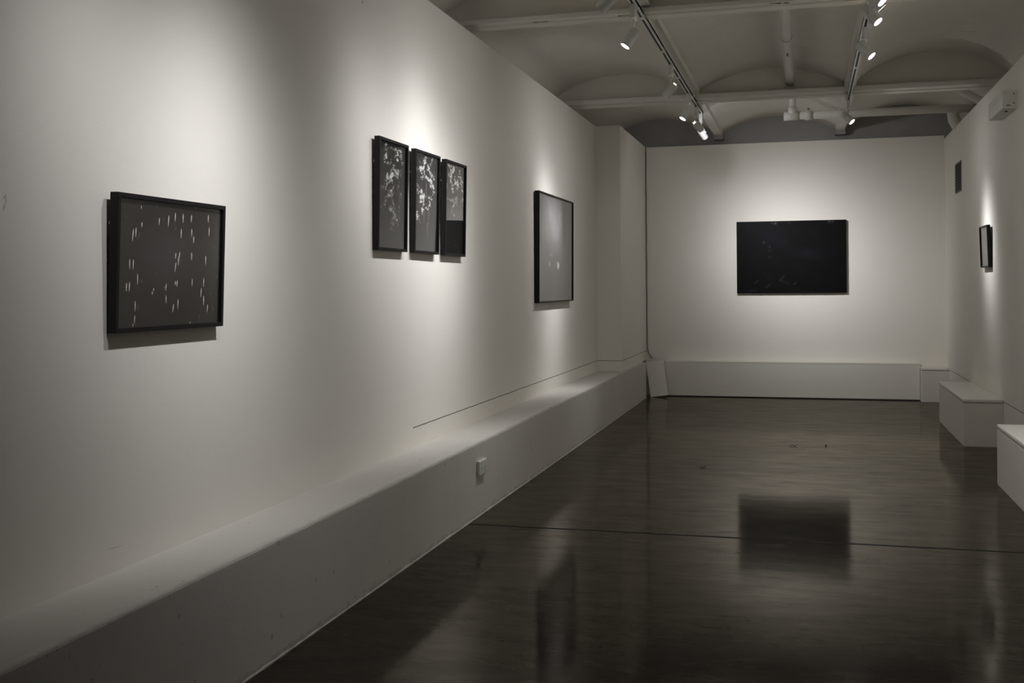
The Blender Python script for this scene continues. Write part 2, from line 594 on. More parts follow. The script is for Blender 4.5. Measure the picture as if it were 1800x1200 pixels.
t = thing('ceiling_pipe', 'cream horizontal pipe across the far end just below the far beam, with a clamp', 'pipe', (0, 12.4, 3.258), 'ceiling pipes')
b = MB()
b.tube([(-0.10, 0, 0), (1.70, 0, 0)], 0.043, 20)
b.build('pipe', M['pipe'], t)
b = MB()
b.tube([(-0.225, 0, 0), (-0.06, 0, 0)], 0.048, 20)
b.tube([(-0.13, 0, 0.0), (-0.13, 0, 0.10)], 0.047, 20)
b.build('tee_fitting', M['pipe'], t)
MB().tube([(-0.13, 0, 0.08), (-0.13, 0, 0.29)], 0.036, 16).build('riser', M['pipe'], t)
b = MB()
b.tube([(0.0, 0, 0), (0.075, 0, 0)], 0.053, 20)
b.box((0.012, -0.02, 0.045), (0.062, 0.02, 0.075), bevel=0.004)
b.build('clamp', M['pipe'], t)
b = MB()
b.tube([(0.037, -0.03, 0.066), (0.037, 0.03, 0.066)], 0.009, 8)
b.build('clamp_bolt', M['chip'], t)

t = thing('drain_pipe', 'grey drain bend dropping behind the right wall under the far pipe', 'pipe', (1.605, 13.0, 3.2), 'ceiling pipes')
b = MB()
b.tube([(0.27, 0.0, 0.145), (0.08, 0.0, 0.145), (0.02, 0.0, 0.13), (-0.012, 0.0, 0.08), (0.0, -0.01, 0.02), (0.025, -0.01, -0.03), (0.07, -0.01, -0.06)], [0.045, 0.045, 0.05, 0.064, 0.066, 0.066, 0.066], 20)
b.build('bend', M['pipe'], t)
MB().tube([(0.11, 0.0, 0.145), (0.15, 0.0, 0.145)], 0.048, 20).build('collar', M['pipe'], t)
t = thing('brace_pipe', 'sloping grey pipe between far beam and right wall', 'pipe', (1.58, 12.0, 3.35), 'ceiling pipes')
b = MB()
b.tube([(-0.11, 0, 0.19), (-0.07, 0, 0.055), (-0.02, 0, 0.02), (0.13, 0, -0.07), (0.165, 0, -0.09)], 0.042, 16)
b.build('pipe', M['pipe'], t)

# ------------------------------------------------------------------ lighting tracks
for nm, x, ya, yb_ in (('left', XL, 1.5, 11.75), ('right', XR, 1.5, 11.28)):
    t = thing('light_track', 'white %s-hand lighting track with a black slot along its underside' % nm, 'lighting track', (x, ya, 3.215), 'lighting tracks')
    L = yb_ - ya
    b = MB()
    b.box((-0.019, 0, 0), (-0.008, L, 0.034), bevel=0.001)
    b.box((0.008, 0, 0), (0.019, L, 0.034), bevel=0.001)
    b.box((-0.019, 0, 0.014), (0.019, L, 0.034))
    b.build('rail', M['white'], t)
    b = MB()
    b.box((-0.0081, 0.002, 0.003), (0.0081, L - 0.002, 0.016))
    b.build('slot', M['slot'], t)['label'] = 'black contact slot'
    for k in range(int(L // 1.1)):
        yy = 0.35 + k * 1.1
        MB().box((-0.021, yy, -0.0015), (0.021, yy + 0.06, 0.03), bevel=0.001).build('joiner', M['white'], t)

# ------------------------------------------------------------------ spotlights
def beam_profile(li, spread, spill):
    """the lamp's angular distribution: a soft round beam plus weak wide spill, like a measured lamp profile"""
    li.use_nodes = True
    nt = li.node_tree
    em = nt.nodes['Emission']
    tc = nt.nodes.new('ShaderNodeTexCoord')
    sp = nt.nodes.new('ShaderNodeSeparateXYZ')
    nt.links.new(tc.outputs['Normal'], sp.inputs[0])

    def mt(op, a, b=None):
        nd = nt.nodes.new('ShaderNodeMath')
        nd.operation = op
        for i, v in enumerate((a, b)):
            if v is None:
                continue
            if isinstance(v, bpy.types.NodeSocket):
                nt.links.new(v, nd.inputs[i])
            else:
                nd.inputs[i].default_value = v
        return nd.outputs[0]
    ang = mt('ARCCOSINE', mt('MINIMUM', mt('ABSOLUTE', sp.outputs[2]), 1.0))
    tot = None
    for s_, k in ((spread, 1.0), (SPILL_DEG, spill)):
        q = mt('DIVIDE', ang, math.radians(s_))
        e = mt('MULTIPLY', mt('EXPONENT', mt('MULTIPLY', mt('MULTIPLY', q, q), -1.0)), k)
        tot = e if tot is None else mt('ADD', tot, e)
    nt.links.new(tot, em.inputs['Strength'])


def lathe(prof, n=28):
    """profile (r, z) revolved about z"""
    b = MB()
    rings = []
    for r, z in prof:
        if r < 1e-6:
            rings.append([b.bm.verts.new((0, 0, z))])
        else:
            rings.append([b.bm.verts.new((r * math.cos(2 * math.pi * k / n), r * math.sin(2 * math.pi * k / n), z)) for k in range(n)])
    for p, q in zip(rings, rings[1:]):
        for k in range(n):
            k2 = (k + 1) % n
            if len(p) == 1 and len(q) == 1:
                continue
            if len(p) == 1:
                f = b.bm.faces.new((p[0], q[k], q[k2]))
            elif len(q) == 1:
                f = b.bm.faces.new((p[k], q[0], p[k2]))
            else:
                f = b.bm.faces.new((p[k], q[k], q[k2], p[k2]))
            f.smooth = True
    return b


HEAD_R, HEAD_L = 0.035, 0.135
# the head points along local -z with its mouth at z = 0
b = lathe([(0, 0.02), (0.031, 0.02), (0.031, 0.0), (HEAD_R, 0.0), (HEAD_R, 0.012), (HEAD_R, HEAD_L - 0.012), (0.032, HEAD_L - 0.003), (0.026, HEAD_L), (0, HEAD_L)])
me_head = b.mesh('lamp_head', M['white'])
me_head.shade_smooth()
try:
    me_head.set_sharp_from_angle(angle=math.radians(35))
except Exception:
    pass
me_lens = lathe([(0, 0.004), (0.020, 0.006), (0.0308, 0.012), (0.0308, 0.018), (0, 0.018)]).mesh('lens', M['lens'])
b = MB()
b.box((-0.017, -0.0035, HEAD_L - 0.001), (0.017, 0.0035, HEAD_L + 0.0012))
b.box((-0.0035, -0.017, HEAD_L - 0.001), (0.0035, 0.017, HEAD_L + 0.0012))
me_vent = b.mesh('vent_slots', M['vent'])
me_adapter = MB().box((-0.017, -0.055, -0.09), (0.017, 0.055, 0.0), bevel=0.005).mesh('track_adapter', M['white'])
b = MB()
b.tube([(0, 0, -0.088), (0, 0, -0.135)], 0.0075, 12)
me_stem = b.mesh('stem', M['white'])

for i, (mouth, aim, watt, cone, spill, label, side) in enumerate(SPOTS):
    mouth, aim = Vector(mouth), Vector(aim)
    d = (aim - mouth).normalized()
    x = XL if side == 'L' else XR
    pivot = mouth - d * 0.085                       # centre of the head body
    top = Vector((x, pivot.y, 3.215))
    t = thing('track_spotlight', label, 'spotlight', top, 'track spotlights')
    link('track_adapter', me_adapter, t)
    link('stem', me_stem, t)
    # yoke arm from the stem foot to the side of the head
    foot = Vector((0, 0, -0.130))
    pv = pivot - top
    sidev = d.cross(Vector((0, 0, 1))).normalized() * (HEAD_R + 0.004)
    b = MB()
    b.tube([foot, foot + sidev * 0.6 + Vector((0, 0, -0.004)), pv + sidev], 0.0045, 8)
    b.tube([pv + sidev * 0.75, pv + sidev * 1.2], 0.009, 10)
    b.build('yoke', M['white'], t)
    q = (-d).to_track_quat('Z', 'Y')
    mx = Matrix.Translation(mouth - top) @ q.to_matrix().to_4x4()
    h = link('lamp_head', me_head, t, mx)
    link('lens', me_lens, h)['label'] = 'lit lamp glass'
    link('vent_slots', me_vent, h)['label'] = 'glowing cross-shaped vent'
    li = D.lights.new('spot', 'SPOT')
    li.energy = watt * WATT
    li.color = LAMP_RGB
    li.spot_size = math.radians(170)
    li.spot_blend = 0.25
    li.shadow_soft_size = 0.022
    beam_profile(li, cone, spill)
    lo = link('lamp_light', li, h, Matrix.Translation((0, 0, -0.006)))

# ------------------------------------------------------------------ ledge bench along the left wall
t = thing('ledge_bench', 'long low white concrete ledge running along the whole left wall', 'ledge', (0, 0, 0))
rr = random.Random(2)
tab = [rr.uniform(-1, 1) for _ in range(400)]


def jit(y, k):
    if k in (0, 1, 9):
        return (0, 0)
    i = (y + 5) * 9
    a = tab[int(i) % 400] * (1 - i % 1) + tab[(int(i) + 1) % 400] * (i % 1)
    return (a * 0.0012, a * 0.0011 if k > 2 else 0)


prof = [(XW, 0.0), (-1.941, 0.0), (-1.941, 0.10), (-1.941, 0.432), (-1.9415, 0.4415), (-1.9455, 0.4455), (-1.951, 0.4445), (-1.962, 0.4435), (-1.985, 0.447), (XW, 0.448)]
b = MB()
b.extrude_profile(prof, 'y', Y0, 13.59, 160, jit)
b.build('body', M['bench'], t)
b = MB()
prof2 = [(-1.942, -0.002), (-1.9365, -0.002), (-1.938, 0.004), (-1.942, 0.008)]


def jit2(y, k):
    i = (y + 5) * 23
    a = tab[int(i) % 400] * (1 - i % 1) + tab[(int(i) + 1) % 400] * (i % 1)
    return (a * 0.002 if k in (1, 2) else 0, a * 0.003 if k > 1 else 0)


b.extrude_profile(prof2, 'y', Y0, 13.59, 400, jit2)
b.build('paint_drip', M['bench'], t)['label'] = 'ragged white paint line along the floor'

# power outlet on the ledge front
t = thing('power_outlet', 'small white double power outlet on the front of the left ledge', 'outlet', (-1.941, 6.411, 0.297))
MB().box((0.0, -0.078, -0.043), (0.020, 0.078, 0.043), bevel=0.004).build('cover_plate', M['plastic'], t)
for s in (-1, 1):
    b = MB()
    b.box((0.0195, s * 0.036 - 0.022, -0.030), (0.0215, s * 0.036 + 0.022, 0.014), bevel=0.0008)
    so = b.build('socket', M['plastic'], t)
    b = MB()
    b.box((0.021, s * 0.036 - 0.012, -0.008), (0.0219, s * 0.036 - 0.008, 0.004))
    b.box((0.021, s * 0.036 + 0.008, -0.008), (0.0219, s * 0.036 + 0.012, 0.004))
    b.box((0.021, s * 0.036 - 0.002, -0.024), (0.0219, s * 0.036 + 0.002, -0.014))
    b.build('pin_hole', M['slot'], so)
    MB().box((0.0195, s * 0.036 - 0.007, 0.020), (0.0235, s * 0.036 + 0.007, 0.033), bevel=0.001).build('switch', M['plastic'], t)

# ------------------------------------------------------------------ plinth, benches at the right, leaning board, cable
t = thing('plinth', 'long low white boxed plinth along the foot of the back wall', 'plinth', (-0.23, 13.93, 0))
MB().box((-1.50, -0.07, 0.012), (1.538, 0.065, 0.428), bevel=0.002).build('front_board', M['panel'], t)
MB().box((-1.50, -0.072, 0.428), (1.539, 0.068, 0.446), bevel=0.003).build('top_board', M['boxlid'], t)
MB().box((-1.49, -0.06, 0.0), (1.536, 0.06, 0.0125)).build('shadow_gap', M['gap'], t)['label'] = 'dark recessed base'


def box_bench(label, xa, ya, yb_, h):
    t = thing('box_bench', label, 'bench', ((xa + XRW) / 2, (ya + yb_) / 2, 0), 'box benches along the right wall')
    hx, hy = (XRW - xa) / 2, (yb_ - ya) / 2
    MB().box((-hx, -hy, 0.0), (hx, hy, h - 0.034), bevel=0.004).build('body', M['boxbench'], t)
    MB().box((-hx + 0.007, -hy + 0.007, h - 0.036), (hx, hy - 0.007, h - 0.028)).build('joint_line', M['gap'], t)
    MB().box((-hx - 0.002, -hy - 0.002, h - 0.030), (hx, hy + 0.002, h), bevel=0.012, seg=4).build('lid', M['boxlid'], t)
    return t


box_bench('small white box bench in the far right corner against the plinth', 1.312, 13.705, 13.998, 0.405)
box_bench('middle white box bench on the right, below the small framed picture', 1.298, 10.045, 11.82, 0.407)
box_bench('nearest white box bench, cut off by the right edge of the picture', 1.275, 6.35, 8.2, 0.42)

t = thing('leaning_board', 'tilted offcut of white board leaning in the far left corner', 'board', (-1.80, 13.69, 0.0))
mx = Matrix(((1, 0, 0, 0), (0, 1, 0, 0), (0, 0, 1, 0), (0, 0, 0, 1)))
b = MB()
c0, c1, c2, c3 = Vector((-0.099, 0, 0.0)), Vector((0.118, 0, 0.031)), Vector((0.048, 0.148, 0.461)), Vector((-0.172, 0.148, 0.423))
nrm = (c1 - c0).cross(c3 - c0).normalized() * 0.012
fv = [b.bm.verts.new(c) for c in (c0, c1, c2, c3)]
bv = [b.bm.verts.new(c - nrm) for c in (c0, c1, c2, c3)]
b.bm.faces.new(fv)
b.bm.faces.new(bv[::-1])
for k in range(4):
    b.bm.faces.new((fv[k], fv[(k + 1) % 4], bv[(k + 1) % 4], bv[k]))
b.build('board', M['panel'], t)

b = MB()
pts = [(-1.982, 13.99, 3.175)] + [(-1.981 + 0.002 * math.sin(k * 1.7), 13.992, 3.1 - k * 0.12) for k in range(21)] + \
      [(-1.976, 13.988, 0.60), (-1.968, 13.98, 0.56), (-1.950, 13.97, 0.52), (-1.925, 13.96, 0.487), (-1.905, 13.955, 0.475)]
b.tube(pts, 0.006, 8)
tag(b.build('hanging_cable', M['cable']), 'thin grey cable hanging down the far left corner and curling away', 'cable')

# ------------------------------------------------------------------ right wall fittings
t = thing('air_vent', 'narrow dark louvred vent high on the right wall', 'vent', (XRW, 12.75, 2.558))
b = MB()
for lo, hi in (((-0.006, -0.235, 0.15), (0.004, 0.235, 0.165)), ((-0.006, -0.235, -0.165), (0.004, 0.235, -0.15)),
               ((-0.006, -0.235, -0.165), (0.004, -0.215, 0.165)), ((-0.006, 0.215, -0.165), (0.004, 0.235, 0.165))):
    b.box(lo, hi)
b.build('surround', M['grille'], t)
MB().box((-0.0015, -0.22, -0.155), (0.003, 0.22, 0.155)).build('duct', M['slot'], t)
for k in range(10):
    zz = -0.138 + k * 0.0307
    MB().box((-0.011, -0.218, -0.0016), (0.011, 0.218, 0.0016), mx=Matrix.Translation((-0.008, 0, zz)) @ Matrix.Rotation(math.radians(-38), 4, 'Y')).build('louvre', M['grille'], t)

t = thing('junction_box', 'cream metal box fixed high on the right wall near the ceiling', 'box', (XRW, 9.69, 2.853))
MB().box((-0.103, -0.343, -0.070), (0.002, 0.343, 0.070), bevel=0.004).build('housing', M['pipe'], t)
MB().box((-0.075, -0.3436, -0.050), (-0.045, -0.338, -0.043)).build('slot', M['slot'], t)
MB().tube([(-0.052, -0.2, -0.068), (-0.052, -0.2, -0.078)], 0.011, 12).build('knockout', M['chip'], t)
for zz in (-0.03, 0.045):
    MB().tube([(-0.02, -0.342, zz), (-0.02, -0.3455, zz)], 0.005, 10).build('screw', M['chip'], t)

# ------------------------------------------------------------------ pictures
def print_mesh(wd, ht, nx, nz, fn, streaks=(), mats=None):
    """print in local coordinates: u along +x (0..wd), v up (0..ht), facing +y; colour per vertex from fn(U, V)"""
    us = np.linspace(0, wd, nx)
    vs = np.linspace(0, ht, nz)
    U, V = np.meshgrid(us, vs)
    verts = [(-wd / 2 + U[j, i], 0.0, -ht / 2 + V[j, i]) for j in range(nz) for i in range(nx)]
    faces = [(j * nx + i + 1, j * nx + i, (j + 1) * nx + i, (j + 1) * nx + i + 1) for j in range(nz - 1) for i in range(nx - 1)]
    # back and sides so that the sheet has its real thickness
    nb = len(verts)
    th = -0.0018
    verts += [(-wd / 2, th, -ht / 2), (wd / 2, th, -ht / 2), (wd / 2, th, ht / 2), (-wd / 2, th, ht / 2)]
    faces.append((nb, nb + 1, nb + 2, nb + 3))
    col = fn(U / wd, V / ht)
    mid = [0] * len(faces)
    for (ua, va, ub, vb, wdt, mi) in streaks:
        k = len(verts)
        dx, dz = ub - ua, vb - va
        l = math.hypot(dx, dz) or 1
        px, pz = -dz / l * wdt / 2, dx / l * wdt / 2
        e = 0.0003
        q = [(ua - px * 0.4, e, va - pz * 0.4), (ua + px * 0.4, e, va + pz * 0.4), (ua + dx * .35 + px, e, va + dz * .35 + pz), (ub + px * 0.3, e, vb + pz * 0.3), (ub - px * 0.3, e, vb - pz * 0.3), (ua + dx * .35 - px, e, va + dz * .35 - pz)]
        verts += q
        faces.append(tuple(range(k, k + 6)))
        mid.append(mi)
    me = D.meshes.new('print')
    me.from_pydata(verts, [], faces)
    for m in mats or [M['art']]:
        me.materials.append(m)
    for p, mi in zip(me.polygons, mid):
        p.material_index = mi
    ca = me.color_attributes.new('artwork', 'FLOAT_COLOR', 'POINT')
    arr = np.zeros((len(verts), 4), np.float32)
    arr[:, 3] = 1
    arr[:nx * nz, :3] = col.reshape(-1, 3)
    arr[nx * nz:, :3] = 0.02
    ca.data.foreach_set('color', arr.ravel())
    me.update()
    return me


def framed(label, base, normal_rot, wd, ht, depth, off_b, off_t, face, art_me, group=None, wire=True, name='framed_photograph'):
    """base = point on the wall behind the bottom centre of the frame; local +y leaves the wall"""
    tilt = math.atan2(off_t - off_b, ht)
    rot = Matrix.Rotation(normal_rot, 4, 'Z') @ Matrix.Rotation(-tilt, 4, 'X')
    t = thing(name, label, 'picture', base, group, (Matrix.Rotation(normal_rot, 4, 'Z')).to_3x3())
    R = Matrix.Translation((0, off_b - depth, 0)) @ Matrix.Rotation(-tilt, 4, 'X')
    hw = wd / 2
    b = MB()
    bv = 0.0012
    b.box((-hw, 0, 0), (-hw + face, depth, ht), bevel=bv)
    b.box((hw - face, 0, 0), (hw, depth, ht), bevel=bv)
    b.box((-hw + face - 0.001, 0, 0), (hw - face + 0.001, depth, face), bevel=bv)
    b.box((-hw + face - 0.001, 0, ht - face), (hw - face + 0.001, depth, ht), bevel=bv)
    b.build('frame', M['black'], t, R)
    MB().box((-hw + 0.004, 0.001, 0.004), (hw - 0.004, 0.006, ht - 0.004)).build('backing_board', M['backing'], t, R)
    link('print', art_me, t, R @ Matrix.Translation((0, depth - 0.014, ht / 2)))
    MB().box((-hw + face * 0.6, depth - 0.0105, face * 0.6), (hw - face * 0.6, depth - 0.0085, ht - face * 0.6)).build('glazing', M['glass'], t, R)
    if wire:
        for s in (-1, 1):
            b = MB()
            b.tube([(s * (hw - 0.008), 0.001, ht * 0.76), (s * (hw - 0.004), -0.004, ht * 0.78), (s * (hw - 0.012), -0.006, ht * 0.80)], 0.0022, 8)
            b.build('hanging_hook', M['metal'], t, R)['label'] = 'bright steel hanging hook'
    return t


def lerp3(a, b, f):
    return a + (np.array(b) - a) * f[..., None]


def gauss(U, V, u, v, su, sv):
    return np.exp(-((U - u) / su) ** 2 - ((V - v) / sv) ** 2)


rng = np.random.default_rng(7)


def splat(img, pts, nx, nz, col, gain_r=1.0, gain_s=1.0):
    """add soft dots; pts = (u, v, radius px, strength)"""
    for (u, v, r, s) in pts:
        r, s = r * gain_r, s * gain_s
        i, j = u * (nx - 1), v * (nz - 1)
        i0, i1 = max(0, int(i - 3 * r)), min(nx, int(i + 3 * r) + 2)
        j0, j1 = max(0, int(j - 3 * r)), min(nz, int(j + 3 * r) + 2)
        if i0 >= i1 or j0 >= j1:
            continue
        jj, ii = np.mgrid[j0:j1, i0:i1]
        g = np.exp(-((ii - i) ** 2 + (jj - j) ** 2) / (r * r)) * s
        img[j0:j1, i0:i1] += g[..., None] * np.array(col)


def wander(u, v, du, dv, n, spread, r, s, fade=0.0, gap=0.25):
    """a blossom-laden twig: dots strewn along a wandering line"""
    out = []
    for k in range(n):
        u += du / n + rng.normal(0, spread)
        v += dv / n + rng.normal(0, spread * 0.5)
        if rng.random() > gap:
            out.append((u + rng.normal(0, 0.015), v + rng.normal(0, 0.005), r * rng.uniform(0.5, 1.3), s * rng.uniform(0.25, 1.0) * (1 - fade * k / n)))
    return out


# --- falling streaks (y, z, y, z of each streak on the print)
STREAKS = [(3.317, 1.693, 3.317, 1.681), (3.428, 1.656, 3.426, 1.631), (3.487, 1.669, 3.484, 1.629), (3.529, 1.681, 3.529, 1.65), (3.58, 1.68, 3.581, 1.647), (3.638, 1.68, 3.635, 1.652), (3.756, 1.687, 3.756, 1.657), (3.323, 1.635, 3.322, 1.618), (3.274, 1.609, 3.269, 1.567), (3.289, 1.615, 3.288, 1.582), (3.308, 1.599, 3.303, 1.578), (3.533, 1.629, 3.533, 1.615), (3.57, 1.624, 3.569, 1.589), (3.641, 1.628, 3.641, 1.598), (3.656, 1.6, 3.655, 1.575), (3.765, 1.639, 3.763, 1.606), (3.538, 1.534, 3.535, 1.513), (3.564, 1.538, 3.561, 1.519), (3.558, 1.524, 3.554, 1.489), (3.54, 1.499, 3.533, 1.465), (3.644, 1.539, 3.644, 1.51), (3.744, 1.529, 3.744, 1.495), (3.256, 1.505, 3.257, 1.471), (3.277, 1.504, 3.277, 1.471), (3.304, 1.456, 3.304, 1.418), (3.328, 1.441, 3.325, 1.421), (3.241, 1.424, 3.241, 1.395), (3.258, 1.427, 3.257, 1.395), (3.415, 1.459, 3.416, 1.451), (3.402, 1.406, 3.401, 1.395), (3.394, 1.394, 3.393, 1.382), (3.481, 1.421, 3.476, 1.396), (3.539, 1.431, 3.538, 1.416), (3.551, 1.434, 3.549, 1.41), (3.652, 1.44, 3.651, 1.412), (3.733, 1.443, 3.733, 1.41), (3.717, 1.404, 3.715, 1.371), (3.735, 1.375, 3.735, 1.339), (3.48, 1.379, 3.482, 1.351), (3.293, 1.361, 3.294, 1.325), (3.311, 1.351, 3.31, 1.329), (3.559, 1.364, 3.558, 1.328), (3.53, 1.347, 3.525, 1.316), (3.765, 1.341, 3.763, 1.311), (3.805, 1.332, 3.805, 1.312), (3.706, 1.306, 3.706, 1.278), (3.643, 1.279, 3.643, 1.271), (3.293, 1.312, 3.29, 1.282), (3.283, 1.283, 3.282, 1.274), (3.829, 1.456, 3.826, 1.442), (3.802, 1.568, 3.8, 1.559), (3.232, 1.65, 3.233, 1.643), (3.787, 1.386, 3.785, 1.378), (3.464, 1.403, 3.471, 1.416), (3.454, 1.655, 3.452, 1.65), (3.392, 1.512, 3.392, 1.508), (3.412, 1.703, 3.412, 1.685), (3.318, 1.709, 3.317, 1.694), (3.666, 1.713, 3.666, 1.699)]
P1 = dict(y0=3.166, y1=3.862, z0=1.255, z1=1.7285)
cy, cz = (P1['y0'] + P1['y1']) / 2, (P1['z0'] + P1['z1']) / 2
# on the left wall the picture's local +x runs towards -y
st = []
dim = {28, 10, 11, 25, 40, 44, 45, 49, 50, 51, 52, 53, 54, 55, 56, 57, 58}
for k, (ya, za, yb_, zb_) in enumerate(STREAKS):
    st.append((-(ya - cy), za - cz, -(yb_ - cy), zb_ - cz, 0.0036 if k in dim else 0.0066, 2 if k in dim else 1))
for _ in range(150):
    u, v = rng.uniform(-0.30, 0.30), rng.uniform(-0.20, 0.16) - 0.0
    l = rng.uniform(0.0015, 0.004)
    a = rng.uniform(-1.2, 1.2)
    st.append((u, v, u + l * math.cos(a), v + l * math.sin(a), 0.0016, 2))


def art_streaks(U, V):
    c = np.zeros(U.shape + (3,)) + np.array((0.036, 0.031, 0.027))
    g = gauss(U, V, 0.58, 0.52, 0.25, 0.28) + 0.6 * gauss(U, V, 0.40, 0.62, 0.3, 0.2)
    c += g[..., None] * np.array((0.022, 0.019, 0.022))
    return c


me = print_mesh(0.67, 0.447, 40, 40, art_streaks, st, [M['art'], M['streak'], M['streak2']])
framed('square black framed photograph of white falling streaks, nearest on the left wall', (XW, cy, P1['z0']), math.radians(-90), P1['y1'] - P1['y0'], P1['z1'] - P1['z0'], 0.032, 0.036, 0.052, 0.016, me, 'framed photographs on the left wall')

NX, NZ = 130, 330


def tree_a(U, V):
    c = np.zeros(U.shape + (3,)) + np.array((0.008, 0.0075, 0.007))
    P = []
    for (u, v, du, dv, n, s) in ((.25, .97, -.05, -.15, 26, .30), (.22, .86, .3, -.10, 40, .32), (.62, .93, .12, -.13, 40, .34), (.62, .86, .2, -.02, 26, .3),
                                 (.55, .80, -.1, -.10, 40, .38), (.5, .74, .3, -.03, 30, .3), (.32, .72, .05, -.08, 30, .3), (.5, .70, .1, -.12, 40, .34),
                                 (.35, .62, .3, .02, 30, .26), (.7, .70, .12, .08, 22, .22), (.42, .66, .04, -.1, 26, .28), (.55, .60, -.05, -.06, 22, .26),
                                 (.2, .92, .5, .02, 30, .16), (.85, .75, -.1, -.2, 20, .14), (.8, .9, .06, -.1, 20, .18), (.3, .66, -.05, -.1, 14, .16)):
        P += wander(u, v, du, dv, n * 2, 0.014, 1.15, s)
    for (u, v, du, dv, n, s) in ((.5, .55, .1, -.1, 24, .24), (.6, .46, .1, -.1, 22, .18), (.45, .38, .3, -.02, 30, .2), (.55, .36, -.05, -.1, 26, .18), (.35, .50, .1, -.05, 20, .2), (.75, .55, .1, -.1, 20, .14),
                                 (.8, .42, .02, -.1, 14, .13), (.5, .25, .05, -.1, 20, .07), (.42, .40, .05, -.05, 14, .16)):
        P += wander(u, v, du, dv, n * 2, 0.016, 1.2, s, 0.4)
    splat(c, P, NX, NZ, (1.0, 0.95, 0.88), 1.3, 2.3)
    return np.minimum(c, 0.75)


def tree_b(U, V):
    c = np.zeros(U.shape + (3,)) + np.array((0.014, 0.0135, 0.0145))
    c += (0.5 * gauss(U, V, 0.8, 0.85, 0.4, 0.16))[..., None] * np.array((0.022, 0.022, 0.032))
    P = []
    for (u, v, du, dv, n, s) in ((.10, .985, .25, -.02, 14, .4), (.42, .97, .14, -.10, 40, .55), (.45, .90, .4, -.10, 40, .5), (.22, .92, -.05, -.16, 50, .6),
                                 (.12, .84, -.08, -.12, 24, .35), (.25, .84, .35, -.10, 50, .6), (.55, .77, .15, -.07, 44, .7), (.65, .72, .2, -.07, 24, .55),
                                 (.80, .99, -.2, -.12, 24, .4), (.85, .80, -.2, -.05, 16, .3), (.12, .63, .25, -.07, 40, .55), (.25, .58, .15, -.06, 36, .6),
                                 (.55, .57, .25, -.02, 20, .5), (.25, .50, .12, -.06, 50, .62), (.65, .52, -.15, -.08, 30, .45), (.35, .44, .08, -.02, 20, .6),
                                 (.10, .40, .2, -.03, 18, .35), (.2, .36, .05, -.01, 16, .6), (.85, .63, -.1, -.05, 14, .35), (.05, .66, .1, -.04, 12, .35)):
        P += wander(u, v, du, dv, n * 2, 0.013, 1.2, s)
    for (u, v) in ((.42, .44), (.63, .44), (.58, .30), (.5, .70)):
        for k in range(60):
            P.append((u + rng.normal(0, .008), v - k * .0027, 1.0, 0.07 * (1 - k / 80)))
    splat(c, P, NX, NZ, (1.0, 0.93, 0.88), 1.3, 2.3)
    return np.minimum(c, 0.85)


def tree_c(U, V):
    c = np.zeros(U.shape + (3,)) + np.array((0.013, 0.0125, 0.0125))
    P = []
    for (u, v, du, dv, n, s) in ((.12, .985, .35, -.06, 40, .6), (.45, .96, .05, -.12, 50, .7), (.75, .95, .08, -.10, 50, .65), (.8, .87, -.25, -.06, 50, .6),
                                 (.5, .86, -.1, -.06, 30, .5), (.2, .90, .05, -.1, 30, .4), (.3, .80, .15, -.07, 30, .4), (.6, .80, -.1, -.04, 24, .4),
                                 (.1, .76, .1, -.01, 10, .4), (.35, .72, .1, .0, 10, .35), (.68, .68, -.1, -.12, 26, .34), (.1, .60, .4, .01, 24, .22), (.6, .58, -.12, -.12, 24, .26),
                                 (.9, .60, .05, .03, 14, .24), (.4, .45, .1, -.03, 14, .16), (.92, .85, -.08, -.07, 14, .2), (.55, .16, .02, -.03, 6, .10)):
        P += wander(u, v, du, dv, n * 2, 0.014, 1.2, s)
    splat(c, P, NX, NZ, (1.0, 0.90, 0.80), 1.3, 2.3)
    return np.minimum(c, 0.85)


for (ya, yb_, fn, lab, turn) in ((5.487, 5.934, tree_a, 'first of three narrow black framed photographs, faint dark blossom twigs', 0.0),
                           (6.058, 6.497, tree_b, 'middle one of three narrow black framed photographs, bright white blossom twigs', -0.36),
                           (6.615, 7.050, tree_c, 'last of three narrow black framed photographs, its lower third dark', 0.0)):
    me = print_mesh(yb_ - ya - 0.026, 0.592, NX, NZ, lambda U, V, fn=fn: fn(U, V)[:, ::-1], (), [M['art']])
    framed(lab, (XW, (ya + yb_) / 2, 1.606), math.radians(-90 + turn), yb_ - ya, 0.616, 0.032, 0.036, 0.050, 0.016, me, 'framed photographs on the left wall')


def art_mist(U, V):
    n = np.zeros(U.shape)
    for (fu, fv, a, ph) in ((3, 5, .5, .3), (7, 3, .35, 1.2), (11, 9, .25, 2.2), (17, 6, .15, .7), (5, 13, .25, 4.0)):
        n += a * np.sin(fu * 6.28 * U + ph + 2 * V) * np.sin(fv * 3.1 * V + ph * 2 + U)
    c = np.zeros(U.shape + (3,)) + np.array((0.125, 0.115, 0.107))
    body = np.clip(gauss(U, V, 0.50, 0.76, 0.26, 0.24) * (1 + 0.25 * n), 0, 2)
    edge = 1 / (1 + np.exp((U - 0.68) * 60))
    c += (body * edge)[..., None] * np.array((0.45, 0.43, 0.465))
    c += (0.5 * gauss(U, V, 0.15, 0.75, 0.2, 0.25) * (1 + 0.4 * n))[..., None] * np.array((0.16, 0.155, 0.165))
    P = []
    for k in range(16):
        P.append((0.56 + rng.normal(0, 0.012), 0.345 + rng.normal(0, 0.008), 1.6, 0.35))
        P.append((0.31 + rng.normal(0, 0.008), 0.348 + rng.normal(0, 0.010), 1.2, 0.12))
    for k in range(60):
        P.append((rng.uniform(.2, .7), rng.uniform(.28, .48), 0.8, rng.uniform(.02, .10)))
    for k in range(8):
        P.append((0.33 + rng.normal(0, 0.02), 0.44 + rng.normal(0, 0.006), 1.0, 0.14))
    splat(c, P, 110, 110, (1.0, 0.93, 0.9))
    return np.clip(c, 0, 0.8)


